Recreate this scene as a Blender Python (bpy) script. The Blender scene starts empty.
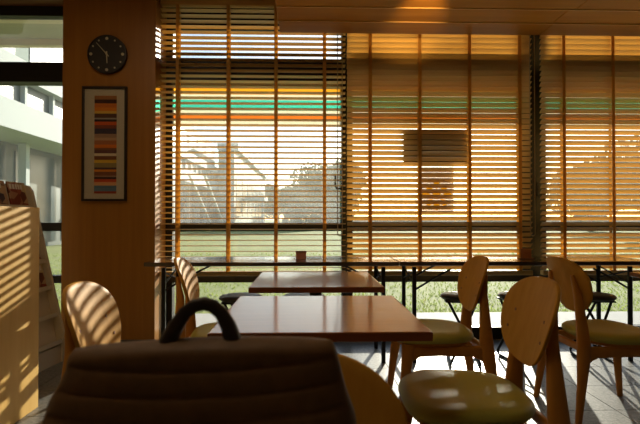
import bpy, bmesh, math, random
from mathutils import Vector, Matrix, Euler
random.seed(7)
scene = bpy.context.scene
COL = scene.collection
R = math.radians

# ------------------------------------------------------------------ camera
F_PX = 472.0
cam_d = bpy.data.cameras.new('camera')
cam = bpy.data.objects.new('camera', cam_d); COL.objects.link(cam)
cam_d.sensor_width = 36.0
cam_d.lens = 36.0 * F_PX / 640.0
cam.location = (0, 0, 1.0)
cam.rotation_euler = (R(90 + 0.73), 0, R(-1.505))
cam_d.clip_start = 0.02
cam_d.clip_end = 600
cam_d.dof.use_dof = True
cam_d.dof.focus_distance = 3.3
cam_d.dof.aperture_fstop = 7.0
scene.camera = cam
CAM_R = Euler((R(90 + 0.73), 0, R(-1.505))).to_matrix()

def at(px, py, Y=None, z=None, X=None):
    """direction of a photo pixel met with a plane of the room"""
    d = CAM_R @ Vector(((px - 320) / F_PX, -(py - 212) / F_PX, -1.0))
    if Y is not None: t = Y / d.y
    elif z is not None: t = (z - 1.0) / d.z
    else: t = X / d.x
    return Vector((0, 0, 1.0)) + d * t

# ------------------------------------------------------------------ world, sun, exposure
SUN_AZ, SUN_EL = 19.0, 14.4            # degrees right of the window's normal, above horizon
world = bpy.data.worlds.new('world'); scene.world = world
world.use_nodes = True
wn = world.node_tree.nodes; wl = world.node_tree.links
sky = wn.new('ShaderNodeTexSky'); sky.sky_type = 'NISHITA'
sky.sun_disc = False
sky.sun_elevation = R(SUN_EL); sky.sun_rotation = R(SUN_AZ)
sky.air_density = 1.0; sky.dust_density = 0.8; sky.ozone_density = 2.5
bg = wn['Background']; bg.inputs['Strength'].default_value = 0.36
wl.new(sky.outputs['Color'], bg.inputs['Color'])

sun_d = bpy.data.lights.new('sun', 'SUN'); sun = bpy.data.objects.new('sun', sun_d); COL.objects.link(sun)
sun_d.energy = 14.0; sun_d.color = (1.0, 0.91, 0.76); sun_d.angle = R(0.53)
sd = Vector((math.sin(R(SUN_AZ)) * math.cos(R(SUN_EL)), math.cos(R(SUN_AZ)) * math.cos(R(SUN_EL)), math.sin(R(SUN_EL))))
sun.rotation_euler = sd.to_track_quat('Z', 'Y').to_euler()
sun.location = (8, 20, 9)

vs = scene.view_settings
vs.view_transform = 'Standard'; vs.look = 'None'; vs.gamma = 1.0; vs.use_curve_mapping = False
vs.exposure = -0.65

# ------------------------------------------------------------------ helpers
def lin(r, g, b):
    f = lambda c: (c / 255 / 12.92) if c / 255 <= 0.04045 else ((c / 255 + 0.055) / 1.055) ** 2.4
    return (f(r), f(g), f(b), 1.0)

def tag(o, label=None, cat=None, group=None, kind=None):
    if label: o['label'] = label
    if cat: o['category'] = cat
    if group: o['group'] = group
    if kind: o['kind'] = kind
    return o

def empty(name, loc=(0, 0, 0), rz=0.0):
    o = bpy.data.objects.new(name, None); COL.objects.link(o)
    o.location = loc; o.rotation_euler = (0, 0, rz); o.empty_display_size = 0.1
    return o

class MB:
    def __init__(s): s.v = []; s.f = []
    def box(s, x0, x1, y0, y1, z0, z1):
        n = len(s.v)
        s.v += [(x, y, z) for z in (z0, z1) for y in (y0, y1) for x in (x0, x1)]
        s.f += [[n + i for i in q] for q in ((0, 2, 3, 1), (4, 5, 7, 6), (0, 1, 5, 4), (2, 6, 7, 3), (0, 4, 6, 2), (1, 3, 7, 5))]
        return s
    def loops(s, rings, cap=True, closed=False):
        n = len(s.v); k = len(rings[0])
        for r in rings: s.v += [tuple(p) for p in r]
        m = len(rings)
        for i in range(m if closed else m - 1):
            a = n + i * k; b = n + ((i + 1) % m) * k
            for j in range(k):
                j2 = (j + 1) % k
                s.f.append([a + j, a + j2, b + j2, b + j])
        if cap and not closed:
            s.f.append([n + j for j in range(k)][::-1]); s.f.append([n + (m - 1) * k + j for j in range(k)])
        return s
    def sweep(s, pts, radii, n=10, up=(0, 0, 1), power=2.0, closed=False, cap=True):
        """tube through pts; radii = scalar or list of scalar / (ra, rb); power>2 gives a squarish section"""
        pts = [Vector(p) for p in pts]; rings = []
        for i, p in enumerate(pts):
            if closed: t = pts[(i + 1) % len(pts)] - pts[i - 1]
            else: t = pts[min(i + 1, len(pts) - 1)] - pts[max(i - 1, 0)]
            t.normalize(); u = Vector(up)
            a = t.cross(u)
            if a.length < 1e-3: a = t.cross(Vector((0, 1, 0)))
            a.normalize(); b = t.cross(a).normalized() * -1
            r = radii[i] if isinstance(radii, (list, tuple)) and not isinstance(radii, tuple) else radii
            ra, rb = r if isinstance(r, tuple) else (r, r)
            ring = []
            for k in range(n):
                th = 2 * math.pi * k / n + math.pi / n
                c, d = math.cos(th), math.sin(th)
                c2 = math.copysign(abs(c) ** (2 / power), c); d2 = math.copysign(abs(d) ** (2 / power), d)
                ring.append(p + a * ra * c2 + b * rb * d2)
            rings.append(ring)
        return s.loops(rings, cap=cap, closed=closed)
    def lathe(s, prof, n=24, c=(0, 0, 0)):
        rings = [[(c[0] + r * math.cos(2 * math.pi * k / n), c[1] + r * math.sin(2 * math.pi * k / n), c[2] + z) for k in range(n)] for r, z in prof]
        return s.loops(rings)
    def prism(s, outline, axis, lo, hi):
        """extrude a 2D outline; axis 'x','y','z' is the extrusion axis"""
        def P(a, b, c): return {'x': (c, a, b), 'y': (a, c, b), 'z': (a, b, c)}[axis]
        return s.loops([[P(a, b, lo) for a, b in outline], [P(a, b, hi) for a, b in outline]])
    def mesh(s, name, mat, smooth=False):
        me = bpy.data.meshes.new(name); me.from_pydata(s.v, [], s.f)
        bm = bmesh.new(); bm.from_mesh(me); bmesh.ops.recalc_face_normals(bm, faces=bm.faces); bm.to_mesh(me); bm.free()
        if mat: me.materials.append(mat)
        if smooth:
            me.polygons.foreach_set('use_smooth', [True] * len(me.polygons))
            try: me.set_sharp_from_angle(angle=R(40))
            except Exception: pass
        me.update(); return me
    def build(s, name, mat, parent=None, smooth=False, bevel=0.0, loc=None):
        o = bpy.data.objects.new(name, s.mesh(name, mat, smooth)); COL.objects.link(o)
        if loc: o.location = loc
        if parent: o.parent = parent
        if bevel:
            m = o.modifiers.new('bevel', 'BEVEL'); m.width = bevel; m.segments = 2; m.limit_method = 'ANGLE'
        return o

def copy_tree(o, parent=None):
    c = o.copy(); COL.objects.link(c); c.parent = parent
    for ch in list(o.children): copy_tree(ch, c)
    return c

def place_mesh(name, me, parent=None, loc=(0, 0, 0), rot=(0, 0, 0)):
    o = bpy.data.objects.new(name, me); COL.objects.link(o); o.location = loc; o.rotation_euler = rot
    if parent: o.parent = parent
    return o

# ------------------------------------------------------------------ materials
def base_mat(name):
    m = bpy.data.materials.new(name); m.use_nodes = True
    return m, m.node_tree.nodes, m.node_tree.links, m.node_tree.nodes['Principled BSDF']

def plain(name, c, rough=0.5, metal=0.0, noise=0.0, nscale=30, bump=0.0, coat=0.0):
    m, n, l, b = base_mat(name)
    b.inputs['Base Color'].default_value = c; b.inputs['Roughness'].default_value = rough; b.inputs['Metallic'].default_value = metal
    b.inputs['Coat Weight'].default_value = coat; b.inputs['Coat Roughness'].default_value = 0.12
    if noise or bump:
        tc = n.new('ShaderNodeTexCoord'); nz = n.new('ShaderNodeTexNoise'); nz.inputs['Scale'].default_value = nscale; nz.inputs['Detail'].default_value = 4
        l.new(tc.outputs['Object'], nz.inputs['Vector'])
        if noise:
            mx = n.new('ShaderNodeMix'); mx.data_type = 'RGBA'
            mx.inputs['A'].default_value = [x * (1 - noise) for x in c[:3]] + [1]; mx.inputs['B'].default_value = [min(1, x * (1 + noise)) for x in c[:3]] + [1]
            l.new(nz.outputs['Fac'], mx.inputs['Factor']); l.new(mx.outputs['Result'], b.inputs['Base Color'])
        if bump:
            bp = n.new('ShaderNodeBump'); bp.inputs['Strength'].default_value = bump; bp.inputs['Distance'].default_value = 0.004
            l.new(nz.outputs['Fac'], bp.inputs['Height']); l.new(bp.outputs['Normal'], b.inputs['Normal'])
    return m

def wood(name, c1, c2, rough=0.4, scale=(3, 3, 40), coat=0.0, translucent=0.0, rnd=0.0, coat_rough=0.1, spec=0.5):
    m, n, l, b = base_mat(name)
    tc = n.new('ShaderNodeTexCoord'); mp = n.new('ShaderNodeMapping'); mp.inputs['Scale'].default_value = scale
    nz = n.new('ShaderNodeTexNoise'); nz.inputs['Scale'].default_value = 1.0; nz.inputs['Detail'].default_value = 5; nz.inputs['Roughness'].default_value = 0.6
    mx = n.new('ShaderNodeMix'); mx.data_type = 'RGBA'
    mx.inputs['A'].default_value = c1; mx.inputs['B'].default_value = c2
    cr = n.new('ShaderNodeValToRGB'); cr.color_ramp.elements[0].position = 0.3; cr.color_ramp.elements[1].position = 0.7
    l.new(tc.outputs['Object'], mp.inputs['Vector'])
    if rnd:
        oi = n.new('ShaderNodeObjectInfo'); ad = n.new('ShaderNodeVectorMath'); ad.operation = 'MULTIPLY_ADD'
        ad.inputs[1].default_value = (0, 0, 0); sc = n.new('ShaderNodeMath'); sc.operation = 'MULTIPLY'; sc.inputs[1].default_value = rnd * 30
        l.new(oi.outputs['Random'], sc.inputs[0]); cb = n.new('ShaderNodeCombineXYZ')
        for i in range(3): l.new(sc.outputs[0], cb.inputs[i])
        av = n.new('ShaderNodeVectorMath'); av.operation = 'ADD'
        l.new(mp.outputs['Vector'], av.inputs[0]); l.new(cb.outputs[0], av.inputs[1]); l.new(av.outputs[0], nz.inputs['Vector'])
    else: l.new(mp.outputs['Vector'], nz.inputs['Vector'])
    l.new(nz.outputs['Fac'], cr.inputs['Fac']); l.new(cr.outputs['Color'], mx.inputs['Factor'])
    l.new(mx.outputs['Result'], b.inputs['Base Color'])
    b.inputs['Specular IOR Level'].default_value = spec
    b.inputs['Roughness'].default_value = rough; b.inputs['Coat Weight'].default_value = coat; b.inputs['Coat Roughness'].default_value = coat_rough
    if translucent:
        tr = n.new('ShaderNodeBsdfTranslucent'); ms = n.new('ShaderNodeMixShader'); ms.inputs['Fac'].default_value = translucent
        l.new(mx.outputs['Result'], tr.inputs['Color'])
        l.new(b.outputs[0], ms.inputs[1]); l.new(tr.outputs[0], ms.inputs[2]); l.new(ms.outputs[0], n['Material Output'].inputs['Surface'])
    return m

def glass(name, haze=0.05, tint=(0.93, 0.95, 0.94, 1)):
    m = bpy.data.materials.new(name); m.use_nodes = True; n = m.node_tree.nodes; l = m.node_tree.links; n.clear()
    out = n.new('ShaderNodeOutputMaterial'); tp = n.new('ShaderNodeBsdfTransparent'); tp.inputs['Color'].default_value = tint
    tl = n.new('ShaderNodeBsdfTranslucent'); tl.inputs['Color'].default_value = (0.9, 0.92, 0.9, 1)  # smeared white layer puts the bright haze over the view into the pane
    gl = n.new('ShaderNodeBsdfGlossy'); gl.inputs['Roughness'].default_value = 0.02
    tc = n.new('ShaderNodeTexCoord'); nz = n.new('ShaderNodeTexNoise'); nz.inputs['Scale'].default_value = 2.2; nz.inputs['Distortion'].default_value = 2.5; nz.inputs['Detail'].default_value = 6
    mr = n.new('ShaderNodeMapRange'); mr.inputs['From Min'].default_value = 0.3; mr.inputs['From Max'].default_value = 0.75
    mr.inputs['To Min'].default_value = haze * 0.6; mr.inputs['To Max'].default_value = haze * 1.6
    l.new(tc.outputs['Object'], nz.inputs['Vector']); l.new(nz.outputs['Fac'], mr.inputs['Value'])
    m1 = n.new('ShaderNodeMixShader'); m2 = n.new('ShaderNodeMixShader'); m2.inputs['Fac'].default_value = 0.05
    l.new(mr.outputs[0], m1.inputs['Fac']); l.new(tp.outputs[0], m1.inputs[1]); l.new(tl.outputs[0], m1.inputs[2])
    l.new(m1.outputs[0], m2.inputs[1]); l.new(gl.outputs[0], m2.inputs[2]); l.new(m2.outputs[0], out.inputs['Surface'])
    return m

def film(name, c, see=0.35):
    c = [v ** 0.5 for v in c[:3]] + [1.0]; see = see ** 0.5      # two faces, each carries the root of the whole
    m = bpy.data.materials.new(name); m.use_nodes = True; n = m.node_tree.nodes; l = m.node_tree.links; n.clear()
    out = n.new('ShaderNodeOutputMaterial'); tp = n.new('ShaderNodeBsdfTransparent'); tp.inputs['Color'].default_value = c
    tl = n.new('ShaderNodeBsdfTranslucent'); tl.inputs['Color'].default_value = c
    mx = n.new('ShaderNodeMixShader'); mx.inputs['Fac'].default_value = 1 - see
    l.new(tp.outputs[0], mx.inputs[1]); l.new(tl.outputs[0], mx.inputs[2]); l.new(mx.outputs[0], out.inputs['Surface'])
    return m

M = {}
M['pillar'] = wood('pillar_veneer', lin(160, 102, 30), lin(174, 116, 38), 0.42, (22, 22, 0.8))
M['slat'] = wood('slat_wood', lin(222, 179, 100), lin(233, 196, 122), 0.42, (2, 60, 60), translucent=0.03, rnd=1)
M['tape'] = wood('tape_cloth', lin(228, 184, 96), lin(236, 194, 110), 0.8, (60, 60, 60), translucent=0.5)
M['cord'] = plain('cord', lin(190, 170, 130), 0.7)
M['chair_wood'] = wood('chair_wood', lin(200, 132, 48), lin(214, 148, 60), 0.42, (6, 30, 3), coat=0.1, spec=0.3, rnd=1)
M['shell'] = wood('chair_ply', lin(206, 146, 50), lin(220, 162, 64), 0.5, (30, 30, 2.2), spec=0.12, rnd=1)
M['plug'] = plain('screw_cap', lin(150, 92, 34), 0.5)
M['seat'] = plain('olive_vinyl', lin(188, 182, 84), 0.42, noise=0.06, nscale=14, bump=0.05)
M['seat_pale'] = plain('olive_vinyl_pale', lin(158, 146, 84), 0.42, noise=0.06, nscale=14, bump=0.05)
M['table'] = wood('table_top', lin(160, 88, 40), lin(178, 104, 52), 0.3, (3, 40, 40), coat=1.0, coat_rough=0.10, rnd=1)
M['table_edge'] = plain('table_edging', lin(140, 74, 32), 0.4)
M['black_metal'] = plain('black_steel', lin(26, 24, 22), 0.45, 0.3)
M['frame'] = plain('window_aluminium', lin(34, 30, 26), 0.5, 0.2)
M['counter'] = wood('counter_laminate', lin(58, 44, 36), lin(70, 54, 44), 0.3, (2, 30, 30), coat=1.0, coat_rough=0.12)
M['leather'] = plain('bag_leather', lin(124, 90, 52), 0.6, noise=0.25, nscale=60, bump=0.3)
M['leather_dark'] = plain('bag_handle_leather', lin(58, 46, 38), 0.5, noise=0.2, nscale=80, bump=0.2)
M['cab'] = wood('cabinet_maple', lin(222, 176, 96), lin(232, 190, 114), 0.55, (18, 18, 1.2), spec=0.15)
M['rack'] = plain('rack_cream', lin(206, 190, 160), 0.5, noise=0.04, nscale=8)
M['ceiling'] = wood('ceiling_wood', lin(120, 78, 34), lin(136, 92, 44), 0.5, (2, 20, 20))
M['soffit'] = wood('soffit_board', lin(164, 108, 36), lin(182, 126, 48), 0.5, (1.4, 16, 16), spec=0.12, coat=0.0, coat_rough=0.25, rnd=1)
M['wall'] = plain('wall_paint', lin(150, 122, 86), 0.8, noise=0.05, nscale=3)
M['grout'] = plain('grout', lin(92, 90, 86), 0.9)
M['base'] = plain('baseboard_grey', lin(92, 84, 72), 0.7, noise=0.2, nscale=60)
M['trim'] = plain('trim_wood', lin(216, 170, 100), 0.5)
M['glass'] = glass('window_glass', 0.075); M['glass_clean'] = glass('window_glass_clean', 0.014)  # strong haze veil behind the blinds, thin one for bare and lower panes

def tile_mat():
    m, n, l, b = base_mat('floor_tile')
    tc = n.new('ShaderNodeTexCoord'); oi = n.new('ShaderNodeObjectInfo')
    nz = n.new('ShaderNodeTexNoise'); nz.inputs['Scale'].default_value = 55; nz.inputs['Detail'].default_value = 6; nz.inputs['Roughness'].default_value = 0.75
    va = n.new('ShaderNodeVectorMath'); va.operation = 'ADD'
    l.new(tc.outputs['Object'], va.inputs[0]); l.new(oi.outputs['Location'], va.inputs[1]); l.new(va.outputs[0], nz.inputs['Vector'])
    cr = n.new('ShaderNodeValToRGB'); cr.color_ramp.elements[0].position = 0.35; cr.color_ramp.elements[0].color = lin(84, 84, 82)
    cr.color_ramp.elements[1].position = 0.65; cr.color_ramp.elements[1].color = lin(140, 138, 132)
    l.new(nz.outputs['Fac'], cr.inputs['Fac'])
    hs = n.new('ShaderNodeHueSaturation'); mr = n.new('ShaderNodeMapRange'); mr.inputs['To Min'].default_value = 0.9; mr.inputs['To Max'].default_value = 1.08
    l.new(oi.outputs['Random'], mr.inputs['Value']); l.new(mr.outputs[0], hs.inputs['Value']); l.new(cr.outputs['Color'], hs.inputs['Color'])
    l.new(hs.outputs['Color'], b.inputs['Base Color']); b.inputs['Roughness'].default_value = 0.38
    bp = n.new('ShaderNodeBump'); bp.inputs['Strength'].default_value = 0.3; bp.inputs['Distance'].default_value = 0.003
    l.new(nz.outputs['Fac'], bp.inputs['Height']); l.new(bp.outputs['Normal'], b.inputs['Normal'])
    return m
M['tile'] = tile_mat()

# ------------------------------------------------------------------ room shell
CEIL = 2.72
WY = 3.90            # glazing line
XL, XR, YB = -4.6, 5.2, -4.0

o = MB().box(XL, XR, YB, WY + 0.12, -0.12, -0.012).build('floor', M['grout']); tag(o, 'grey stone tiled cafe floor', 'floor', kind='structure')
TS = 0.355
tile_me = MB().box(-TS / 2 + 0.002, TS / 2 - 0.002, -TS / 2 + 0.002, TS / 2 - 0.002, -0.02, 0.0).mesh('tile', M['tile'])
floor_obj = o
x0 = 0.54 - 9 * TS; y0 = 3.14 - 6 * TS
tiles = []
for i in range(-1, 16):
    for j in range(0, 8):
        yy = y0 + (j + 0.5) * TS
        t = place_mesh('tile', tile_me, floor_obj, (x0 + (i + 0.5) * TS, yy, 0))
# plain floor further off, behind and beside the tiles that the photograph shows
tx0, tx1, ty0, ty1 = x0 - TS, x0 + 16 * TS, y0, y0 + 8 * TS
fb = MB()
fb.box(XL, XR, YB, ty0, -0.02, 0.0).box(XL, tx0, ty0, WY, -0.02, 0.0).box(tx1, XR, ty0, WY, -0.02, 0.0)
if ty1 < WY: fb.box(tx0, tx1, ty1, WY, -0.02, 0.0)
fb.build('floor_field', M['tile'], floor_obj)

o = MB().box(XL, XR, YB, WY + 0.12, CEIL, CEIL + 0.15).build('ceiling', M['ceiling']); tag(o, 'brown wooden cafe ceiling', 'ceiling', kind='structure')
o = MB().box(XL - 0.15, XL, YB, WY + 0.12, 0, CEIL).build('wall_left', M['wall']); tag(o, 'plain side wall at far left of cafe', 'wall', kind='structure')
o = MB().box(XR, XR + 0.15, YB, WY + 0.12, 0, CEIL).build('wall_right', M['wall']); tag(o, 'plain side wall at far right of cafe', 'wall', kind='structure')
o = MB().box(XL - 0.15, XR + 0.15, YB - 0.15, YB, 0, CEIL).build('wall_back', M['wall']); tag(o, 'plain wall behind the camera', 'wall', kind='structure')

# pillar clad in wood veneer
PY = 3.60
pl, pr = at(61.5, 212, Y=PY).x, at(155, 212, Y=PY).x
o = MB().box(pl, pr, PY, WY + 0.1, 0, CEIL).build('wall_pillar', M['pillar'], bevel=0.003)
tag(o, 'brown wood veneer pillar between the bare window and the blinds', 'pillar', kind='structure')
o = MB().box(pl - 0.006, pr + 0.006, PY - 0.012, PY, 0, 0.085).build('baseboard_pillar', M['base'])
tag(o, 'grey baseboard at the foot of the wooden pillar', 'baseboard', kind='structure')
o = MB().box(XL, XR, 3.56, 3.60, CEIL - 0.022, CEIL).build('trim_1', M['trim']); tag(o, 'thin pale wooden trim along ceiling edge', 'trim', kind='structure')

# windows ------------------------------------------------------------
def window(n, xa, xb, label, frame_l, frame_r, head=2.54):
    w = empty('window_%d' % n, ((xa + xb) / 2, WY, 0)); tag(w, label, 'window', kind='structure')
    cx = (xa + xb) / 2
    def part(name, x0, x1, z0, z1, d0=-0.035, d1=0.045): return MB().box(x0 - cx, x1 - cx, d0, d1, z0, z1).build(name, M['frame'], w, bevel=0.002)
    part('frame_jamb', xa, xa + frame_l, 0.0, CEIL); part('frame_jamb', xb - frame_r, xb, 0.0, CEIL)
    ia, ib = xa + frame_l, xb - frame_r
    part('sill_rail', ia, ib, 0.0, 0.10); part('low_rail', ia, ib, 0.475, 0.535)
    part('mid_rail', ia, ib, 0.895, 0.962, -0.035 if n == 1 else -0.10); part('transom', ia, ib, 2.095 if n == 1 else 2.085, 2.255 if n == 1 else 2.275, -0.06 if n == 1 else -0.135, 0.06); part('head_rail', ia, ib, head, CEIL)
    for z0, z1 in ((0.10, 0.475), (0.535, 0.895), (0.962, 2.095), (2.255, head)):
        MB().box(ia - cx, ib - cx, 0.0, 0.006, z0, z1).build('pane', M['glass_clean' if n == 1 or z1 < 0.95 else 'glass'], w)
    return w, cx
x_m1 = 0.325; x_m2 = 1.88; x_m3 = 3.40
w1, c1 = window(1, XL, pl + 0.02, 'bare window left of the pillar with black transom, building outside', 0.06, 0.03, 2.64)
w2, c2 = window(2, pr - 0.02, x_m1, 'window behind the open leftmost wooden blind', 0.075, 0.045)
w3, c3 = window(3, x_m1, x_m2, 'window with dark notice behind the middle wooden blind', 0.045, 0.10)
w4, c4 = window(4, x_m2, x_m3, 'window behind the rightmost wooden blind', 0.10, 0.05)
w5, c5 = window(5, x_m3, XR, 'window beyond the rightmost blind, out at right', 0.05, 0.06)

# latch handles, coloured film strips
def handle(w, cx, px, py, flip=1):
    p = at(px, py, Y=WY - 0.05)
    b = MB().sweep([(p.x - cx - 0.02 * flip, -0.045, p.z - 0.07), (p.x - cx + 0.018 * flip, -0.05, p.z - 0.07), (p.x - cx + 0.03 * flip, -0.05, p.z - 0.05), (p.x - cx + 0.03 * flip, -0.05, p.z + 0.05)], 0.008, n=8)
    b.box(p.x - cx - 0.035 * flip if flip > 0 else p.x - cx + 0.015, p.x - cx - 0.015 if flip > 0 else p.x - cx + 0.035, -0.05, -0.0, p.z - 0.1, p.z - 0.04)
    b.build('latch_handle', M['black_metal'], w)
handle(w2, c2, 168, 180, 1); handle(w2, c2, 339, 180, -1)
handle(w3, c3, 541, 188, -1)

film_cols = [((87.5, 95), lin(255, 172, 40), 'orange'), ((95, 100.5), lin(240, 225, 190), 'cream'), ((100.5, 111), lin(80, 220, 180), 'teal'),
             ((111, 116), lin(240, 230, 205), 'cream'), ((116, 121), lin(240, 122, 40), 'red'), ((121, 127), lin(240, 230, 208), 'cream')]
for w, cx, xa, xb in ((w2, c2, pr + 0.055, x_m1 - 0.045), (w3, c3, x_m1 + 0.045, x_m2 - 0.10), (w4, c4, x_m2 + 0.10, x_m3 - 0.05)):
    for (ya, yb), c, nm in film_cols:
        za, zb = at(320, ya, Y=WY - 0.004).z, at(320, yb, Y=WY - 0.004).z
        mt = bpy.data.materials.get('film_' + nm) or film('film_' + nm, [v * 0.55 for v in c[:3]] + [1], 0.5 if nm == 'teal' else 0.14)
        MB().box(xa - cx, xb - cx, -0.004, -0.001, zb, za).build('film_stripe', mt, w)

# notice on the middle pane: dark card above, sheet with an orange blossom below
def card(px0, px1, py0, py1, Y):
    a, b = at(px0, py1, Y=Y), at(px1, py0, Y=Y); return a.x, b.x, a.z, b.z
NY = 3.80
a0, a1, b0, b1 = card(403.5, 466.5, 132.5, 164, NY)
nb = empty('notice_board', ((a0 + a1) / 2, NY, b0)); tag(nb, 'dark rectangular board hanging between the middle blind and the glass', 'board')
hw = (a1 - a0) / 2
MB().box(-hw, hw, -0.004, 0.004, 0, b1 - b0).build('panel', plain('notice_card', lin(52, 42, 32), 0.7), nb, bevel=0.001)
for sx_ in (-1, 1):
    MB().sweep([(sx_ * hw * 0.85, 0, b1 - b0 - 0.005), (sx_ * hw * 0.85, 0, 2.086 - b0)], 0.0015, n=6).build('hanging_cord', M['cord'], nb)
a0, a1, b0, b1 = card(419.5, 453.5, 164.5, 214, NY)
e = empty('window_poster', ((a0 + a1) / 2, NY, b0)); tag(e, 'narrow poster with orange blossom emblem hanging below the dark board', 'poster')
ecx = (a0 + a1) / 2
MB().box(a0 - ecx, a1 - ecx, 0, 0.002, 0, b1 - b0 - 0.045).build('sheet', film('poster_sheet', lin(150, 140, 136), 0.25), e)
MB().box(a0 - ecx, a1 - ecx, 0, 0.002, b1 - b0 - 0.045, b1 - b0).build('header_strip', film('poster_header', lin(215, 222, 225), 0.3), e)
fc = at(436.5, 195, Y=NY); pz = fc.z - b0; pxx = fc.x - ecx
fm = film('blossom_orange', lin(255, 176, 24), 0.5)
MB().prism([(pxx + 0.035 * math.cos(t * math.pi / 8), pz + 0.035 * math.sin(t * math.pi / 8)) for t in range(16)], 'y', -0.004, -0.002).build('blossom_centre', fm, e)
for k in range(8):
    an = k * math.pi / 4; L = 0.125 if k % 2 == 0 else 0.115; ca, sa = math.cos(an), math.sin(an)
    pts = [(0.045, 0.0), (0.08, 0.026), (L - 0.012, 0.02), (L, 0), (L - 0.012, -0.02), (0.08, -0.026)]
    MB().prism([(pxx + u * ca - v * sa, pz + u * sa + v * ca) for u, v in pts], 'y', -0.004, -0.002).build('petal', fm, e)

# wooden soffit: bulkhead box clad underneath with boards ---------------
SZ = 2.40
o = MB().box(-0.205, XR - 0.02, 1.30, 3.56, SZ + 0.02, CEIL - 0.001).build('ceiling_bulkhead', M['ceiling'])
tag(o, 'dropped wooden ceiling bulkhead above the tables at upper right', 'ceiling', kind='structure')
bulk = o
ys = [3.56 - 0.226 * k for k in range(11)]
for r in range(10):
    ya, yb = ys[r + 1], ys[r]
    if ya < 1.3: break
    jx = at([549, 565, 584][r], [27, 13, 3][r], z=SZ).x if r < 3 else 1.2 + 0.9 * random.random()
    for xa, xb in ((-0.21, jx), (jx, jx + 2.0), (jx + 2.0, XR - 0.02)):
        if xb - xa < 0.05: continue
        cx = (xa + xb) / 2; dz = 0.0
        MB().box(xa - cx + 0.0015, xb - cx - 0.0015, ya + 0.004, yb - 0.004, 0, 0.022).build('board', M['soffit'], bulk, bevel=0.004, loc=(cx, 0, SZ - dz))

for yb in ys[1:10]:  # pale strips stand in for light caught along the board seams
    MB().box(-0.21, XR - 0.02, yb - 0.004, yb + 0.004, SZ - 0.006, SZ + 0.02).build('seam_glint', M['trim'], bulk)

# unseen spot lamp added above the frame to put a warm glow on the boards
lp = Vector((0.74, 2.46, SZ))
L = empty('added_spot_lamp', lp); tag(L, 'unseen spot lamp added under the wooden bulkhead to warm its boards', 'lamp')
MB().lathe([(0.045, 0.0), (0.045, -0.012), (0.02, -0.016), (0.012, -0.02)], 20).build('canopy', M['black_metal'], L, True)
MB().sweep([(0, 0, -0.015), (0, 0, -0.17)], 0.008, n=10).build('stem', M['black_metal'], L, True)
aim = (Vector((0.765, 3.14, SZ)) - (lp + Vector((0, 0, -0.19)))).normalized()
c0 = Vector((0, 0, -0.19))
MB().sweep([c0 - aim * 0.06, c0 - aim * 0.055, c0 + aim * 0.02, c0 + aim * 0.03], [0.012, 0.03, 0.034, 0.034], n=18).build('lamp_head', M['black_metal'], L, True)
bm_ = bpy.data.materials.new('warm_bulb'); bm_.use_nodes = True
em = bm_.node_tree.nodes['Principled BSDF']; em.inputs['Emission Color'].default_value = (1, 0.62, 0.25, 1); em.inputs['Emission Strength'].default_value = 6
MB().sweep([c0 + aim * 0.03, c0 + aim * 0.033], 0.028, n=18).build('bulb', bm_, L)
pd = bpy.data.lights.new('lamp_light', 'SPOT'); po = bpy.data.objects.new('lamp_light', pd); COL.objects.link(po)
pd.energy = 60.0; pd.color = (1, 0.6, 0.2); pd.shadow_soft_size = 0.03; pd.spot_size = R(36); pd.spot_blend = 1.0
po.location = c0 + aim * 0.055; po.rotation_euler = (-aim).to_track_quat('Z', 'Y').to_euler(); po.parent = L

# ------------------------------------------------------------------ outside
M['lawn'] = plain('lawn', lin(150, 160, 76), 0.9, noise=0.35, nscale=1.5, bump=0.4)
M['paving'] = plain('paving', lin(196, 196, 192), 0.8, noise=0.06, nscale=12)
M['bwhite'] = plain('building_white', lin(184, 192, 192), 0.7)
M['bgrey'] = plain('building_grey', lin(108, 132, 124), 0.7, noise=0.08, nscale=0.6)
M['bglass'] = plain('building_glass', lin(34, 68, 68), 0.3)
M['bdark'] = plain('building_dark', lin(44, 74, 64), 0.5)
M['canopy'] = plain('eave_paint', lin(176, 180, 160), 0.8)
M['eave_edge'] = plain('eave_edge_paint', lin(222, 216, 186), 0.8)

o = MB().box(-90, 120, WY + 0.12, 240, -0.2, -0.03).build('lawn', M['lawn']); tag(o, 'sunlit green lawn outside the windows', 'lawn', kind='structure')
o = MB().box(-40, 40, WY + 0.1, 4.98, -0.12, 0.0).build('paving_strip', M['paving']); tag(o, 'pale concrete paving strip between window and lawn', 'paving', kind='structure')
EY = 4.66
o = MB().box(XL - 4, XR + 4, WY + 0.1, EY - 0.08, 2.93, 3.05).build('eave', M['canopy']); tag(o, 'pale eave over the windows outside', 'eave', kind='structure')
MB().box(XL - 4, XR + 4, EY - 0.08, EY, 2.90, 3.12).build('eave_fascia', M['eave_edge'], o)
o = MB().box(XL - 4, pl - 0.05, EY, 5.14, 2.93, 3.05).build('entrance_canopy', M['canopy']); tag(o, 'flat grey entrance canopy outside the bare left window', 'canopy', kind='structure')
MB().box(XL - 4, pl - 0.05, 5.14, 5.22, 2.86, 3.12).build('canopy_fascia', M['eave_edge'], o)
o = MB().box(XL - 4, XR + 4, WY + 0.0, WY + 0.12, CEIL, 3.3).build('wall_front', M['bwhite']); tag(o, 'outer wall above the cafe windows', 'wall', kind='structure')

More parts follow.
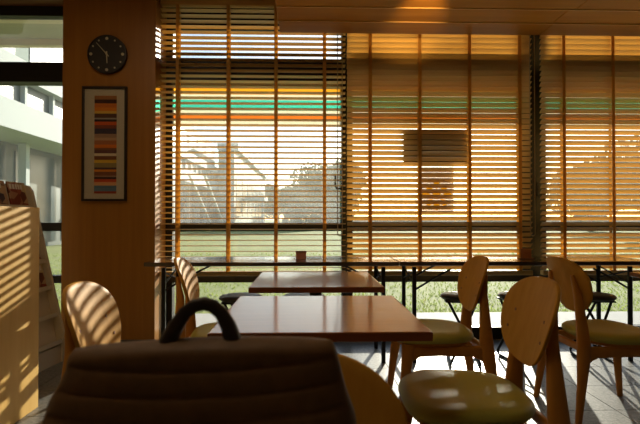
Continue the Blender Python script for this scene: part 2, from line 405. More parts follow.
# long white building along the left side
BX = -8.0
bld = empty('long_building', (BX, 30, 0)); tag(bld, 'long white two storey building running away outside the left windows', 'building')
def bpart(name, m, x0, x1, y0, y1, z0, z1, parent=None): return MB().box(x0 - BX, x1 - BX, y0 - 30, y1 - 30, z0, z1).build(name, m, parent or bld)
Y0b, Y1b = 6.0, 47.0
bpart('ground_wall', M['bdark'], BX - 8, BX - 1.6, Y0b, Y1b, -0.05, 3.42)
bpart('parapet', M['bwhite'], BX - 8, BX, Y0b, Y1b, 3.42, 4.22)
bpart('upper_wall', M['bgrey'], BX - 8, BX - 0.35, Y0b, Y1b, 4.22, 4.92)
bpart('roof_fascia', M['bwhite'], BX - 8, BX, Y0b, Y1b, 4.92, 5.46)
bpart('attic_wall', M['bgrey'], BX - 8, BX - 1.2, Y0b, Y1b, 5.46, 8.2)
for k in range(27):
    y = Y0b + 0.4 + k * 1.5
    w = bpart('window', M['bglass'], BX - 0.37, BX - 0.30, y + 0.08, y + 1.42, 4.24, 4.9)
    bpart('mullion', M['bwhite'], BX - 0.36, BX - 0.18, y - 0.06, y + 0.06, 4.22, 4.92)
for k in range(13):
    y = Y0b + 0.5 + k * 3.0
    bpart('ground_window', M['bglass'], BX - 1.64, BX - 1.56, y + 0.2, y + 2.7, 0.15, 3.2)
    bpart('post', M['bwhite'], BX - 1.3, BX - 1.05, y - 0.1, y + 0.1, -0.05, 3.42)
    bpart('attic_window', M['bglass'], BX - 1.24, BX - 1.18, y + 0.3, y + 2.5, 6.0, 7.6)
# outside stair rails near the far part
for k in range(2):
    MB().sweep([(0.9 + 0.9 * k, -1.5, 3.6), (0.9 + 0.9 * k, 6.0, 0.0)], 0.09, n=6).build('stair_rail', M['bwhite'], bld)
bld2 = empty('far_hall', (-6.5, 42, 0)); tag(bld2, 'grey hall with bright roof edge farther off behind the leftmost blind', 'building')
MB().box(-1.4, 0, 0, 30, -0.05, 7.0).build('wall', M['bgrey'], bld2)
MB().box(-3.4, -1.42, 6.0, 30, -0.05, 4.4).build('side_wing', M['bgrey'], bld2)
MB().box(-1.45, 0.4, -0.3, 30.3, 7.0, 7.6).build('roof', M['bwhite'], bld2)
for k in range(7):
    MB().box(-0.02, 0.04, 1 + k * 4, 3.8 + k * 4, 1.2, 4.6).build('window', M['bglass'], bld2)
MB().box(0.3, 2.2, 5, 9, 2.75, 3.2).build('porch_roof', M['bwhite'], bld2)
MB().box(1.9, 2.1, 5.1, 5.3, -0.05, 2.75).build('porch_post', M['bwhite'], bld2)

# trees ---------------------------------------------------------------
M['leaf'] = plain('leaf', lin(122, 138, 92), 0.7, noise=0.3, nscale=0.8)
M['bark'] = plain('bark', lin(86, 72, 58), 0.9)
def crown_mesh(seed, rx, rz, n):
    rg = random.Random(seed); mb = MB()
    lobes = [(rg.uniform(-.5, .5) * rx, rg.uniform(-.5, .5) * rx, rg.uniform(-.35, .5) * rz, rg.uniform(.4, .7)) for _ in range(9)]
    for i in range(n):
        lx, ly, lz, s = rg.choice(lobes)
        d = Vector((rg.gauss(0, 1), rg.gauss(0, 1), rg.gauss(0, 1))).normalized() * (rg.random() ** 0.4)
        c = Vector((lx + d.x * rx * s, ly + d.y * rx * s, lz + d.z * rz * s))
        u = Vector((rg.gauss(0, 1), rg.gauss(0, 1), rg.gauss(0, 1))).normalized(); v = u.orthogonal().normalized(); h = 0.13 + 0.16 * rg.random()
        k = len(mb.v); mb.v += [tuple(c + u * h), tuple(c + v * h * .6), tuple(c - u * h), tuple(c - v * h * .6)]; mb.f.append([k, k + 1, k + 2, k + 3])
    me = bpy.data.meshes.new('foliage'); me.from_pydata(mb.v, [], mb.f); me.materials.append(M['leaf']); return me
crowns = [crown_mesh(s, 3.9, 3.3, 7500) for s in (1, 2, 3)]
trunk_me = MB().sweep([(0, 0, -0.1), (0.05, 0.02, 1.5), (0, 0.1, 3.2), (0.1, 0, 5.0)], [0.28, 0.22, 0.17, 0.06], n=9).mesh('trunk', M['bark'], True)
trees = [(278, 104, 1.35, 'farthest tree showing past the end of the grey hall'),
         (300, 78, 1.15, 'broad tree a little right of the grey hall behind the leftmost blind'),
         (331, 56, 1.2, 'tall round tree in the right half of the leftmost blind'),
         (590, 36, 0.85, 'nearer tree behind the rightmost blind'),
         (648, 24, 0.85, 'nearest tree beyond the right edge of the rightmost blind')]
for i, (px, Y, s, lab) in enumerate(trees):
    p = at(px, 225, Y=Y)
    t = empty('tree', (p.x, Y, 0), i * 1.3); t.scale = (s, s, s); tag(t, lab, 'tree', 'trees beyond the lawn')
    place_mesh('trunk', trunk_me, t); place_mesh('foliage', crowns[i % 3], t, (0, 0, 3.2))

def hedge(px0, px1, Y, h, lab, seed):
    xa, xb = at(px0, 225, Y=Y).x, at(px1, 225, Y=Y).x; rg = random.Random(seed); mb = MB(); n = int((xb - xa) * 260)
    for i in range(n):
        c = Vector((rg.uniform(xa, xb), Y + rg.uniform(-.6, .6), rg.random() ** 0.8 * h * (0.85 + 0.15 * math.sin(i))))
        u = Vector((rg.gauss(0, 1), rg.gauss(0, 1), rg.gauss(0, 1))).normalized(); v = u.orthogonal().normalized(); q = 0.16
        k = len(mb.v); mb.v += [tuple(c + u * q), tuple(c + v * q), tuple(c - u * q), tuple(c - v * q)]; mb.f.append([k, k + 1, k + 2, k + 3])
    me = bpy.data.meshes.new('hedge'); me.from_pydata(mb.v, [], mb.f); me.materials.append(M['leaf'])
    tag(place_mesh('hedge', me), lab, 'hedge', 'hedges beyond the lawn')
hedge(283, 352, 48, 2.4, 'clipped hedge at far end of the lawn behind the leftmost blind', 1)
hedge(354, 640, 46, 1.0, 'long hedge at far end of the lawn behind the middle and right blinds', 2)

# grass blades near the window
mb = MB(); rg = random.Random(5)
for i in range(26000):
    y = 5.0 + 9.0 * rg.random() ** 1.6; x = max(-7.8, rg.uniform(-1.2, 1.2) * y); a = rg.uniform(0, 6.28); h = rg.uniform(0.015, 0.04); wd = 0.006 + 0.0008 * y
    k = len(mb.v); lx, ly = rg.uniform(-.03, .03), rg.uniform(-.03, .03)
    mb.v += [(x - wd * math.cos(a), y - wd * math.sin(a), -0.035), (x + wd * math.cos(a), y + wd * math.sin(a), -0.035), (x + lx, y + ly, -0.03 + h)]; mb.f.append([k, k + 1, k + 2])
me = bpy.data.meshes.new('grass'); me.from_pydata(mb.v, [], mb.f)
gm, gn, gl_, gb = base_mat('grass_blade'); gb.inputs['Base Color'].default_value = lin(150, 165, 80); gb.inputs['Roughness'].default_value = 0.7
gt = gn.new('ShaderNodeBsdfTranslucent'); gt.inputs['Color'].default_value = lin(150, 170, 60); gx = gn.new('ShaderNodeMixShader'); gx.inputs['Fac'].default_value = 0.5
gl_.new(gb.outputs[0], gx.inputs[1]); gl_.new(gt.outputs[0], gx.inputs[2]); gl_.new(gx.outputs[0], gn['Material Output'].inputs['Surface'])
me.materials.append(gm)
tag(place_mesh('grass', me), 'short green grass blades on the lawn outside', 'grass', kind='stuff')

# ------------------------------------------------------------------ venetian blinds
BY = 3.715; PITCH = 0.043; SD = 0.05
def slat_mesh(width):
    prof = []
    n = 6
    for i in range(n + 1):
        u = -SD / 2 + SD * i / n; prof.append((u, 0.0030 * (1 - (2 * u / SD) ** 2) + 0.0012))
    for i in range(n, -1, -1):
        u = -SD / 2 + SD * i / n; prof.append((u, 0.0030 * (1 - (2 * u / SD) ** 2) - 0.0012))
    return MB().prism(prof, 'x', -width / 2, width / 2).mesh('slat', M['slat'])
def blind(xa, xb, tilt, label, tapes, cord_px):
    cx = (xa + xb) / 2; wd = xb - xa
    b = empty('venetian_blind', (cx, BY, 0.548)); tag(b, label, 'blind', 'wooden venetian blinds at the windows')
    zb = 0.548
    MB().box(-wd / 2, wd / 2, -0.03, 0.03, CEIL - 0.055 - zb, CEIL - 0.002 - zb).build('headrail', M['slat'], b, bevel=0.003)
    MB().box(-wd / 2, wd / 2, -0.026, 0.026, 0.0, 0.036).build('bottom_rail', M['slat'], b, bevel=0.004)
    me = slat_mesh(wd)
    z = 0.062; k = 0
    while z + zb < CEIL - 0.085:
        place_mesh('slat', me, b, (random.uniform(-.002, .002), 0, z), (R(-tilt) + R(random.uniform(-.4, .4)), 0, 0)); z += PITCH
    for px in tapes:
        x = at(px, 150, Y=BY).x - cx if px > 0 else -px
        hy = SD / 2 * math.cos(R(tilt)) + 0.002
        for s in (-1, 1):
            MB().box(x - 0.0125, x + 0.0125, s * hy - 0.0006, s * hy + 0.0006, 0.02, CEIL - 0.055 - zb).build('ladder_tape', M['tape'], b)
    for px, ylow in cord_px:
        p = at(px, ylow, Y=BY - 0.05); x = p.x - cx; zl = p.z - zb; w = 0.018; zt = CEIL - 0.05 - zb
        pts = [(x - w, -0.05, zt)] + [(x - w, -0.05, zl + w)] + [(x - w * math.cos(a), -0.05, zl + w - w * math.sin(a)) for a in (0.5, 1.0, 1.57, 2.14, 2.64)] + [(x + w, -0.05, zl + w), (x + w, -0.05, zt)]
        MB().sweep(pts, 0.0036, n=6).build('pull_cord', M['cord'], b)
    return b
blind(pr + 0.006, at(345.5, 150, Y=BY).x, 8, 'leftmost wooden venetian blind, slats nearly level, next to the pillar', (178, 228.5, 276, 324.5), ((340, 236),))
blind(at(347, 150, Y=BY).x, at(531, 150, Y=BY).x, 37, 'middle wooden venetian blind with tilted slats, in front of the notice', (370, 419.5, 469, 519), ((533, 236),))
blind(at(541, 150, Y=BY).x, x_m3 - 0.03, 37, 'rightmost wooden venetian blind with tilted slats, cut by the right edge', (563, 612, 661, 710), ())

# ------------------------------------------------------------------ clock and artwork on the pillar
cc = at(106.7, 54, Y=PY - 0.03); CR = 0.145
ck = empty('wall_clock', (cc.x, PY, cc.z)); tag(ck, 'round dark wall clock with dot markers on the wooden pillar', 'clock')
def disc_y(mb, cx, cz, r, y0, y1, n=32): return mb.prism([(cx + r * math.cos(2 * math.pi * k / n), cz + r * math.sin(2 * math.pi * k / n)) for k in range(n)], 'y', y0, y1)
M['clock_face'] = plain('clock_face', lin(50, 44, 36), 0.6); M['clock_mark'] = plain('clock_mark', lin(196, 182, 140), 0.5)
disc_y(MB(), 0, 0, CR - 0.006, -0.028, 0.0, 48).build('face', M['clock_face'], ck)
rim = [[(r * math.cos(2 * math.pi * k / 48), y, r * math.sin(2 * math.pi * k / 48)) for k in range(48)] for r, y in ((CR - 0.008, 0), (CR, 0), (CR, -0.032), (CR - 0.008, -0.034), (CR - 0.009, -0.028))]
MB().loops(rim, cap=False).build('rim', plain('clock_rim', lin(40, 34, 28), 0.5), ck, True)
for k in range(12):
    a = k * math.pi / 6; r = 0.011 if k % 3 == 0 else 0.0065
    disc_y(MB(), 0.118 * math.sin(a), 0.118 * math.cos(a), r, -0.031, -0.028, 14).build('hour_dot', M['clock_mark'], ck)
def hand(name, ang, l0, l1, w, y):
    a = R(ang); s, c = math.sin(a), math.cos(a)
    MB().prism([(u * s + v * c, u * c - v * s) for u, v in ((-l0, -w), (-l0, w), (l1, w * .5), (l1, -w * .5))], 'y', y - 0.002, y).build(name, M['clock_mark'], ck)
hand('hour_hand', 177, 0.02, 0.07, 0.005, -0.031); hand('minute_hand', -42, 0.025, 0.112, 0.0035, -0.034)
disc_y(MB(), 0, 0, 0.007, -0.039, -0.028, 14).build('hand_pin', M['clock_mark'], ck)

fa, fb_ = at(81.3, 201, Y=PY - 0.02), at(126.8, 86.5, Y=PY - 0.02)
fw, fh = fb_.x - fa.x, fb_.z - fa.z
fr = empty('framed_picture', ((fa.x + fb_.x) / 2, PY, fa.z)); tag(fr, 'tall framed picture of coloured horizontal stripes below the clock', 'picture')
fm_ = plain('picture_frame', lin(40, 28, 18), 0.4)
t = 0.016
for nm, q in (('frame_side', (-fw / 2, -fw / 2 + t, 0, fh)), ('frame_side', (fw / 2 - t, fw / 2, 0, fh)), ('frame_end', (-fw / 2 + t, fw / 2 - t, 0, t)), ('frame_end', (-fw / 2 + t, fw / 2 - t, fh - t, fh))):
    MB().box(q[0], q[1], -0.026, 0, q[2], q[3]).build(nm, fm_, fr, bevel=0.002)
MB().box(-fw / 2 + t, fw / 2 - t, -0.010, -0.002, t, fh - t).build('mount', plain('picture_mount', lin(224, 210, 176), 0.8), fr)
cols = [(150, 96, 50), (60, 30, 20), (190, 104, 30), (222, 120, 24), (206, 160, 60), (84, 54, 40), (150, 140, 120), (40, 26, 26), (196, 84, 30), (120, 60, 40), (52, 48, 62), (60, 52, 60),
        (150, 118, 90), (176, 140, 104), (160, 96, 56), (212, 110, 30), (120, 70, 44), (96, 60, 50), (206, 186, 150), (110, 60, 30), (214, 162, 50), (140, 120, 70), (70, 50, 50),
        (218, 120, 26), (120, 70, 44), (150, 110, 80), (36, 26, 24), (188, 70, 30), (206, 150, 96), (84, 110, 124), (90, 116, 130), (150, 60, 40)]
m, n_, l_, b_ = base_mat('stripe_print'); tc = n_.new('ShaderNodeTexCoord'); sx = n_.new('ShaderNodeSeparateXYZ'); cr = n_.new('ShaderNodeValToRGB'); cr.color_ramp.interpolation = 'CONSTANT'
l_.new(tc.outputs['Generated'], sx.inputs[0]); l_.new(sx.outputs['Z'], cr.inputs['Fac']); l_.new(cr.outputs['Color'], b_.inputs['Base Color']); b_.inputs['Roughness'].default_value = 0.7
pos = [0.0]; rg = random.Random(3)
for _ in cols: pos.append(pos[-1] + rg.uniform(0.5, 1.5))
els = cr.color_ramp.elements
for i, c in enumerate(reversed(cols)):
    p_ = pos[i] / pos[-1]
    e_ = els[i] if i < 2 else els.new(p_)
    e_.position = p_; e_.color = lin(*[min(255, v * 1.25) for v in c])
pa, pb = at(93.5, 193.5, Y=PY - 0.02), at(116.3, 95.5, Y=PY - 0.02); fx = (fa.x + fb_.x) / 2
MB().box(pa.x - fx, pb.x - fx, -0.012, -0.009, pa.z - fa.z, pb.z - fa.z).build('print', m, fr)
MB().box(-fw / 2 + t, fw / 2 - t, -0.017, -0.015, t, fh - t).build('glazing', glass('picture_glass', 0.01, (0.95, 0.95, 0.95, 1)), fr)

# ------------------------------------------------------------------ counter tables, stools
def folding_table(xa, xb, leg_l, leg_r, label):
    y0, y1 = 3.215, 3.675; cx = (xa + xb) / 2; cy = (y0 + y1) / 2
    t = empty('folding_table', (cx, cy, 0)); tag(t, label, 'table', 'folding tables along the window')
    MB().box(xa - cx, xb - cx, y0 - cy, y1 - cy, 0.672, 0.70).build('tabletop', M['counter'], t, bevel=0.004)
    MB().box(xa - cx + 0.04, xb - cx - 0.04, y1 - cy - 0.05, y1 - cy - 0.03, 0.635, 0.672).build('apron', M['black_metal'], t)
    for lx, sgn in ((leg_l, 1), (leg_r, -1)):
        x = lx - cx
        for yy in (-0.18, 0.18):
            MB().sweep([(x, yy, 0.0), (x, yy, 0.66)], 0.014, n=8, power=4).build('leg', M['black_metal'], t)
            MB().sweep([(x, yy, 0.5), (x + sgn * 0.17, yy, 0.6), (x + sgn * 0.26, yy, 0.645)], 0.007, n=6).build('brace', M['black_metal'], t)
        MB().sweep([(x, -0.18, 0.12), (x, 0.18, 0.12)], 0.010, n=8).build('cross_bar', M['black_metal'], t)
        MB().sweep([(x, -0.18, 0.63), (x, 0.18, 0.54)], 0.006, n=6).build('stay', M['black_metal'], t)
        MB().sweep([(x, 0.18, 0.63), (x, -0.18, 0.54)], 0.006, n=6).build('stay', M['black_metal'], t)
    return t
folding_table(-1.105, 0.625, -0.985, 0.525, 'dark folding counter table below the leftmost blind')
folding_table(0.632, 2.42, 0.74, 2.265, 'dark folding counter table below the middle and right blinds')

def make_stool():
    s = empty('folding_stool', (0, 0, 0))
    MB().lathe([(0.10, 0.428), (0.138, 0.432), (0.15, 0.442), (0.15, 0.452), (0.138, 0.462), (0.08, 0.467), (0.01, 0.468)], 28).build('seat', plain('stool_vinyl', lin(52, 48, 40), 0.35, noise=0.1), s, True)
    for sg in (-1, 1):
        fy = 0.10 * sg if sg > 0 else -0.085
        pts = [(-0.09, fy, 0.425), (-0.15, -fy, 0.03), (-0.13, -fy * 1.03, 0.01), (0.13, -fy * 1.03, 0.01), (0.15, -fy, 0.03), (0.09, fy, 0.425)]
        MB().sweep(pts, 0.0095, n=8).build('leg_frame', M['black_metal'], s, True)
        MB().sweep([(-0.128, -0.32 * fy * 1.0, 0.16), (0.128, -0.32 * fy, 0.16)], 0.006, n=6).build('rung', M['black_metal'], s)
    MB().box(-0.1, 0.1, -0.11, 0.12, 0.418, 0.429).build('seat_plate', M['black_metal'], s)
    return s
st = make_stool()
labs = ['black round folding stool just behind the far table, its left side',
        'black round folding stool hidden mostly behind the far table centre',
        'black round folding stool left of the chair at far right of the tables',
        'black round folding stool seen left of the nearest egg-backed chair',
        'black round folding stool behind the chair at right edge']
for i, (px, lab) in enumerate(zip((241, 304, 462, 520, 592), labs)):
    o = st if i == 0 else copy_tree(st)
    p = at(px, 293, Y=3.30); o.location = (p.x, 3.30, 0); o.rotation_euler = (0, 0, R([90, 80, 78, 98, 84][i]))
    tag(o, lab, 'stool', 'folding stools at the window counter')

# small things on the counter
p = at(301, 257, Y=3.45)
e = empty('menu_box', (p.x, 3.45, 0.70), R(8)); tag(e, 'small pinkish brown box on the counter under the leftmost blind', 'box')
bm1 = wood('box_card', lin(200, 150, 124), lin(210, 164, 140), 0.6, (30, 30, 30), translucent=0.45)
MB().box(-0.036, 0.036, -0.02, 0.02, 0, 0.052).build('body', bm1, e, bevel=0.003)
MB().box(-0.038, 0.038, -0.022, 0.022, 0.046, 0.06).build('lid', bm1, e, bevel=0.003)
p = at(526, 257, Y=3.42)
e = empty('card_holder', (p.x, 3.42, 0.70), R(-12)); tag(e, 'brown card holder on the counter beside the blind pull cord', 'holder')
MB().box(-0.05, 0.05, -0.03, 0.03, 0, 0.008).build('base', plain('holder_base', lin(170, 130, 90), 0.5), e, bevel=0.002)
MB().box(-0.035, 0.035, -0.008, 0.012, 0.008, 0.075).build('cards', wood('holder_cards', lin(214, 160, 104), lin(222, 172, 120), 0.6, (30, 30, 30), translucent=0.45), e, bevel=0.002)

# ------------------------------------------------------------------ cafe tables
def cafe_table(cx, cy, label, rz=0.0):
    t = empty('cafe_table', (cx, cy, 0), rz); tag(t, label, 'table', 'square cafe tables')
    h = 0.293
    MB().box(-h, h, -h, h, 0.6745, 0.70).build('tabletop', M['table'], t, bevel=0.003)
    for q in ((-h - .002, h + .002, -h - .0025, -h), (-h - .002, h + .002, h, h + .0025), (-h - .0025, -h, -h, h), (h, h + .0025, -h, h)):
        MB().box(*q, 0.676, 0.698).build('edging', M['table_edge'], t)
    MB().box(-0.16, 0.16, -0.16, 0.16, 0.664, 0.6745).build('mount_plate', M['black_metal'], t)
    MB().sweep([(0, 0, 0.02), (0, 0, 0.664)], 0.03, n=16).build('column', M['black_metal'], t, True)
    MB().lathe([(0.2, 0.0), (0.2, 0.008), (0.18, 0.014), (0.05, 0.022), (0.035, 0.04)], 32).build('base', M['black_metal'], t, True)
    return t
cafe_table(0.035, 1.533, 'square brown cafe table nearest the camera, behind the bag handle')
cafe_table(0.040, 2.345, 'square brown cafe table farther back, below the leftmost blind')
cafe_table(1.80 + 0.293, 2.30, 'cafe table of which only an orange corner shows at right edge')

# ------------------------------------------------------------------ chairs (facing +x, origin under the seat centre)
def make_chair():
    c = empty('cafe_chair')
    # seat pad
    rings = []
    def outline(sc, z, n=40):
        r = []
        for k in range(n):
            th = 2 * math.pi * k / n; a, b = math.cos(th), math.sin(th)
            x = 0.205 * math.copysign(abs(a) ** (2 / 3.0), a); y = 0.215 * math.copysign(abs(b) ** (2 / 3.0), b)
            y *= 1.0 + 0.10 * (x / 0.2) * 0.6
            r.append((x * sc, y * sc, z - 0.012 * max(0, (x - 0.10)) / 0.1 * sc))
        return r
    for sc, z in ((0.90, 0.392), (0.97, 0.396), (1.0, 0.408), (0.99, 0.420), (0.94, 0.430), (0.82, 0.436), (0.6, 0.434), (0.3, 0.431), (0.02, 0.430)): rings.append(outline(sc, z))
    MB().loops(rings).build('seat', M['seat'], c, True)
    rings = [outline(0.86, 0.376), outline(0.9, 0.380), outline(0.9, 0.3925)]
    MB().loops(rings).build('seat_board', M['chair_wood'], c, True)
    # legs
    for s in (-1, 1):
        MB().sweep([(0.188, s * 0.205, 0.0), (0.165, s * 0.19, 0.20), (0.150, s * 0.178, 0.315), (0.143, s * 0.172, 0.385)], [(0.014, 0.012), (0.021, 0.016), (0.028, 0.018), (0.034, 0.017)], n=14, power=2.6, up=(0, 1, 0)).build('leg', M['chair_wood'], c, True)
        pts = [(-0.290, s * 0.205, 0.0), (-0.262, s * 0.192, 0.2), (-0.244, s * 0.178, 0.32), (-0.237, s * 0.168, 0.39), (-0.237, s * 0.148, 0.50), (-0.240, s * 0.122, 0.62), (-0.257, s * 0.105, 0.715)]
        MB().sweep(pts, [(0.014, 0.012), (0.022, 0.016), (0.032, 0.019), (0.033, 0.019), (0.026, 0.018), (0.018, 0.017), (0.008, 0.010)], n=14, power=2.6, up=(0, 1, 0)).build('leg', M['chair_wood'], c, True)
        MB().sweep([(-0.250, s * 0.172, 0.336), (-0.218, s * 0.171, 0.342), (-0.175, s * 0.17, 0.352), (0.0, s * 0.168, 0.354), (0.09, s * 0.170, 0.352), (0.125, s * 0.172, 0.342), (0.158, s * 0.173, 0.336)],
                   [(0.014, 0.050), (0.014, 0.038), (0.014, 0.028), (0.014, 0.026), (0.014, 0.028), (0.014, 0.036), (0.014, 0.048)], n=14, power=3.0, up=(0, 0, 1)).build('side_rail', M['chair_wood'], c, True)
    for x in (0.14, -0.225):
        MB().sweep([(x, -0.172, 0.36), (x, 0.172, 0.36)], (0.012, 0.018), n=12, power=3.2).build('cross_rail', M['chair_wood'], c, True)
    # backrest: curved ply shell
    NR, NT = 10, 48; H2, W2 = 0.140, 0.182
    def shell(u, v, off):
        # u across (-1..1), v up (-1..1) already in outline space
        y = u; z = v
        x = 0.95 * y * y - 0.30 * z - 0.25 * z * z + off
        return (-0.236 + x, y, 0.66 + z)
    def ring(rr, off):
        r = []
        for k in range(NT):
            th = 2 * math.pi * k / NT; a, b = math.cos(th), math.sin(th)
            yy = math.copysign(abs(a) ** (2 / 2.7), a); zz = math.copysign(abs(b) ** (2 / 2.5), b)
            w = W2 * (1.0 + 0.13 * zz - 0.05 * zz * zz)
            r.append(shell(yy * w * rr, zz * H2 * rr, off))
        return r
    rs = [0.02] + [i / NR for i in range(1, NR)] + [0.985, 1.0]
    rings = [ring(r, 0.0065) for r in rs[:-1]] + [ring(1.0, 0.004), ring(1.0, -0.004)] + [ring(r, -0.0065) for r in reversed(rs[:-1])]
    MB().loops(rings).build('backrest', M['shell'], c, True)
    for s in (-1, 1):
        for z, yv in ((0.675, 0.11), (0.615, 0.128)):
            px_, py_, pz_ = shell(s * yv, z - 0.66, 0.0066)
            MB().sweep([(px_ - 0.001, py_, pz_), (px_ + 0.0012, py_, pz_ + 0.0003)], 0.0055, n=10).build('screw_cap', M['plug'], c)
    return c
proto = make_chair()
def bx(px, py, z=0.80): p = at(px, py, z=z); return p
chairs = [
    ('egg-backed wooden chair at left in front of the pillar, striped by sunlight', (-0.438, 1.50), 5),
    ('egg-backed wooden chair at the far left, striped by sun, before the counter', (-0.382, 2.43), 5),
    ('egg-backed wooden chair with olive seat, right of the far table', (0.640, 2.46), 178),
    ('nearest egg-backed chair with large olive seat, right of the near table', (0.517, 1.57), 178),
    ('egg-backed wooden chair seen from behind at the right edge, olive seat', (1.570, 2.42), 0),
    ('egg-backed wooden chair behind the bag, its round back at bottom centre', (-0.042, 0.446), -90),
]
for i, (lab, (x, y), rz) in enumerate(chairs):
    o = proto if i == 0 else copy_tree(proto)
    o.location = (x, y, 0); o.rotation_euler = (0, 0, R(rz)); tag(o, lab, 'chair', 'egg-backed cafe chairs')

# ------------------------------------------------------------------ quilted leather bag on the nearest chair
bag = empty('leather_bag', (-0.112, 0.563, 0.437)); tag(bag, 'dark brown leather bag with stitched rows and arched handle, in the foreground', 'bag')
def lerp_table(t, tab):
    for (t0, v0), (t1, v1) in zip(tab, tab[1:]):
        if t <= t1:
            k = (t - t0) / (t1 - t0); return v0 + (v1 - v0) * k
    return tab[-1][1]
BAG_L = [(0, 0.198), (0.3, 0.206), (0.6, 0.204), (0.72, 0.199), (0.806, 0.192), (0.871, 0.184), (0.911, 0.174), (0.947, 0.167), (1.0, 0.164)]
BAG_R = [(0, 0.184), (0.3, 0.190), (0.5, 0.186), (0.806, 0.168), (0.87, 0.158), (0.95, 0.149), (1.0, 0.143)]
def bag_ring(t):
    z = t * 0.410
    wl_ = lerp_table(t, BAG_L); wr_ = lerp_table(t, BAG_R)
    dep = 0.058 - 0.036 * t ** 1.6
    if t > 0.97:
        k = (t - 0.97) / 0.03; dep *= math.sqrt(max(0.0, 1 - k * k)) * 0.85 + 0.15; wl_ *= 1 - 0.02 * k * k; wr_ *= 1 - 0.02 * k * k
    if t < 0.05: k = 1 - t / 0.05; dep *= 1 - 0.25 * k * k; wl_ *= 1 - 0.05 * k * k; wr_ *= 1 - 0.05 * k * k
    r = []
    n = 96
    for k in range(n):
        th = 2 * math.pi * k / n; a, b = math.cos(th), math.sin(th)
        ux = math.copysign(abs(a) ** (2 / 4.5), a); uy = math.copysign(abs(b) ** (2 / 4.5), b)
        x = ux * (wr_ if ux > 0 else wl_)
        zz = z + (0.012 * (1 - ((x - 0.03) / 0.19) ** 2)) * max(0, (t - 0.5) / 0.5)
        ph = ((zz - 0.035 * x - 0.002 + 0.01 * math.cos(x * 9)) / 0.0275) % 1.0
        groove = math.exp(-((ph - 0.5) / 0.09) ** 2) * 0.0024
        puff = 0.0010 * math.sin(math.pi * ((ph + 0.5) % 1.0))
        belly = 0.004 * (1 - ux * ux) * math.sin(math.pi * min(1, t * 1.0)) if abs(uy) > 0.3 else 0
        dd = dep + (belly + puff - groove if abs(ux) < 0.96 else 0)
        r.append((x, uy * dd, zz))
    return r
ts = [0.0, 0.01, 0.03, 0.05] + [0.05 + 0.92 * i / 170 for i in range(1, 171)] + [0.977, 0.984, 0.990, 0.995, 0.998, 1.0]
MB().loops([bag_ring(t) for t in ts]).build('body', M['leather'], bag, True)
bc = Vector((-0.112, 0.563, 0.437))
hp = []
for px, py in ((162, 362), (169, 340), (176, 326), (185, 313), (194, 306), (204, 303.5), (213, 306), (221, 313), (228, 325), (233, 340), (240, 362)):
    hp.append(at(px, py, Y=0.563) - bc)
MB().sweep(hp, [(0.010, 0.011)] * 2 + [(0.009, 0.009)] + [(0.008, 0.0065)] * 5 + [(0.009, 0.009)] + [(0.010, 0.011)] * 2, n=14, power=3, up=(0, 1, 0)).build('handle', M['leather_dark'], bag, True)
for i in (1, 9):
    q = hp[i]; MB().sweep([q + Vector((0, 0, -0.035)), q + Vector((0, 0, -0.012))], (0.014, 0.016), n=12, power=4, up=(0, 1, 0)).build('handle_anchor', M['leather_dark'], bag, True)

# ------------------------------------------------------------------ wooden cabinet and magazine rack at left
cb = empty('wooden_cabinet', (-1.425, 2.55, 0)); tag(cb, 'pale wooden cabinet at left edge with sunlight stripes on its side', 'cabinet')
D_, W_, H_ = 1.0, 0.60, 1.055
MB().box(-0.025, 0.0, -D_, 0.0, 0.0, H_).build('side_panel', M['cab'], cb, bevel=0.002)
MB().box(-W_, -W_ + 0.025, -D_, 0.0, 0.0, H_).build('side_panel', M['cab'], cb, bevel=0.002)
MB().box(-W_ + 0.025, -0.025, -0.03, -0.008, 0.06, H_ - 0.03).build('front_panel', M['cab'], cb)
MB().box(-W_ + 0.025, -0.025, -D_ + 0.008, -D_ + 0.03, 0.06, H_ - 0.03).build('back_panel', M['cab'], cb)
MB().box(-W_ + 0.025, -0.025, -D_ + 0.002, -0.002, H_ - 0.03, H_ - 0.004).build('top', M['cab'], cb, bevel=0.002)
MB().box(-W_ + 0.025, -0.025, -D_ + 0.04, -0.04, 0.0, 0.06).build('plinth', M['base'], cb)

rk = empty('magazine_rack', (-1.70, 3.36, 0), R(-6)); tag(rk, 'cream sloping magazine rack behind the wooden cabinet', 'rack')
# local: +x faces the room, rack runs along -y
RW = 0.80
side = [(0.0, 0.0), (0.005, 0.20), (-0.235, 1.19), (-0.262, 1.225), (-0.30, 1.235), (-0.40, 1.235), (-0.40, 0.0)]
for y0 in (-0.022, -RW):
    MB().prism(side, 'y', y0, y0 + 0.022).build('side_panel', M['rack'], rk, bevel=0.002)
MB().box(-0.40, -0.385, -RW + 0.022, -0.022, 0.05, 1.225).build('back_panel', M['rack'], rk)
MB().box(-0.39, -0.012, -RW + 0.022, -0.022, 0.0, 0.12).build('plinth', M['rack'], rk)
tiers = [0.145, 0.33, 0.515, 0.70, 0.885, 1.07]
def front_x(z): return 0.005 - 0.2424 * max(0, z - 0.20) / 1.0 - 0.012
MB().prism([(front_x(0.145) - 0.03, 0.12), (front_x(0.145) - 0.042, 0.12), (front_x(1.23) - 0.042, 1.23), (front_x(1.23) - 0.03, 1.23)], 'y', -RW + 0.022, -0.022).build('sloping_board', M['rack'], rk)
for z in tiers:
    MB().box(front_x(z) - 0.035, front_x(z) + 0.006, -RW + 0.022, -0.022, z - 0.012, z).build('shelf', M['rack'], rk)
    MB().box(front_x(z) + 0.001, front_x(z) + 0.006, -RW + 0.022, -0.022, z, z + 0.018).build('lip', M['rack'], rk)

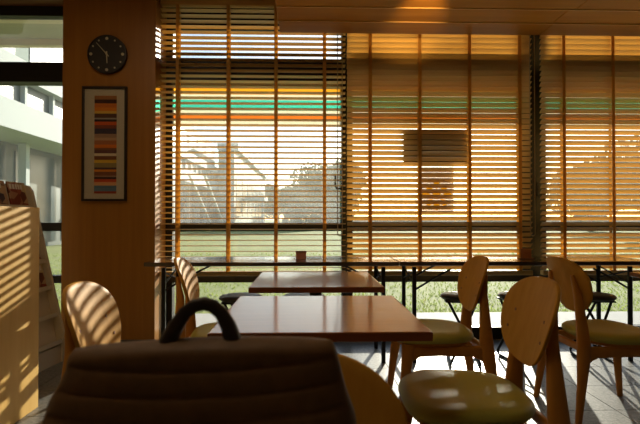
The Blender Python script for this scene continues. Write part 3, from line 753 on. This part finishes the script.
def cover_mat(name, base, c2, c3, sc):
    m, n, l, b = base_mat(name); tc = n.new('ShaderNodeTexCoord'); v = n.new('ShaderNodeTexVoronoi'); v.inputs['Scale'].default_value = sc
    cr = n.new('ShaderNodeValToRGB'); cr.color_ramp.elements[0].color = base; cr.color_ramp.elements[1].color = c3; e = cr.color_ramp.elements.new(0.45); e.color = c2
    sp = n.new('ShaderNodeSeparateColor'); l.new(tc.outputs['Object'], v.inputs['Vector']); l.new(v.outputs['Color'], sp.inputs[0]); l.new(sp.outputs[0], cr.inputs['Fac']); l.new(cr.outputs['Color'], b.inputs['Base Color'])
    b.inputs['Roughness'].default_value = 0.3; return m
covers = [cover_mat('cover_a', lin(60, 44, 36), lin(150, 60, 40), lin(196, 176, 130), 18), cover_mat('cover_b', lin(40, 44, 60), lin(110, 70, 50), lin(186, 150, 110), 22),
          cover_mat('cover_c', lin(44, 36, 30), lin(170, 120, 40), lin(120, 60, 46), 16)]
M['letter'] = plain('title_print', lin(220, 214, 196), 0.5)
i = 0
ORD = ['first', 'second', 'third']; TN = {5: 'topmost tier', 4: 'tier second from top', 3: 'tier third from top', 2: 'tier fourth from top'}
LEAN = math.atan(0.2424)
for tz in (5, 4, 3, 2):
    for k in range(3):
        z = tiers[tz] + 0.0012; yc = -0.022 - 0.105 - k * 0.19; hh, ww = 0.178, 0.168
        g = empty('magazine'); tag(g, '%s magazine from the window end on the rack, %s' % (ORD[k], TN[tz]), 'magazine', 'magazines on the rack')
        g.matrix_world = Matrix.Translation((-1.70, 3.36, 0)) @ Matrix.Rotation(R(-6), 4, 'Z') @ Matrix.Translation((front_x(tiers[tz]) - 0.018, yc, z)) @ Matrix.Rotation(-LEAN, 4, 'Y')
        MB().box(-0.006, 0.0, -ww / 2, ww / 2, 0, hh).build('cover', covers[i % 3], g)
        tb = MB(); x_ = -ww / 2 + 0.015
        rg = random.Random(i)
        while x_ < ww / 2 - 0.03:
            wv = rg.uniform(0.012, 0.024); tb.box(0.0, 0.0006, x_, x_ + wv, hh - 0.05, hh - 0.016); x_ += wv + 0.007
        tb.build('title_print', M['letter'], g)
        i += 1

# ------------------------------------------------------------------ added fill lights, unseen above the frame, to lift pillar and chairs
def fill_light(x, y, lab, watts):
    t = empty('fill_light', (x, y, CEIL)); tag(t, lab, 'lamp', 'square fill lights added out of view')
    MB().box(-0.3, 0.3, -0.3, 0.3, -0.03, 0.0).build('housing', M['trim'], t, bevel=0.004)
    dm = bpy.data.materials.new('diffuser'); dm.use_nodes = True; q = dm.node_tree.nodes['Principled BSDF']
    q.inputs['Emission Color'].default_value = (1, 0.78, 0.52, 1); q.inputs['Emission Strength'].default_value = watts
    MB().box(-0.27, 0.27, -0.27, 0.27, -0.036, -0.03).build('diffuser', dm, t)
fill_light(-1.25, 2.2, 'unseen warm fill light added in front of the wooden pillar', 8)
fill_light(-0.60, 0.62, 'unseen warm fill light added high above the bag', 8)
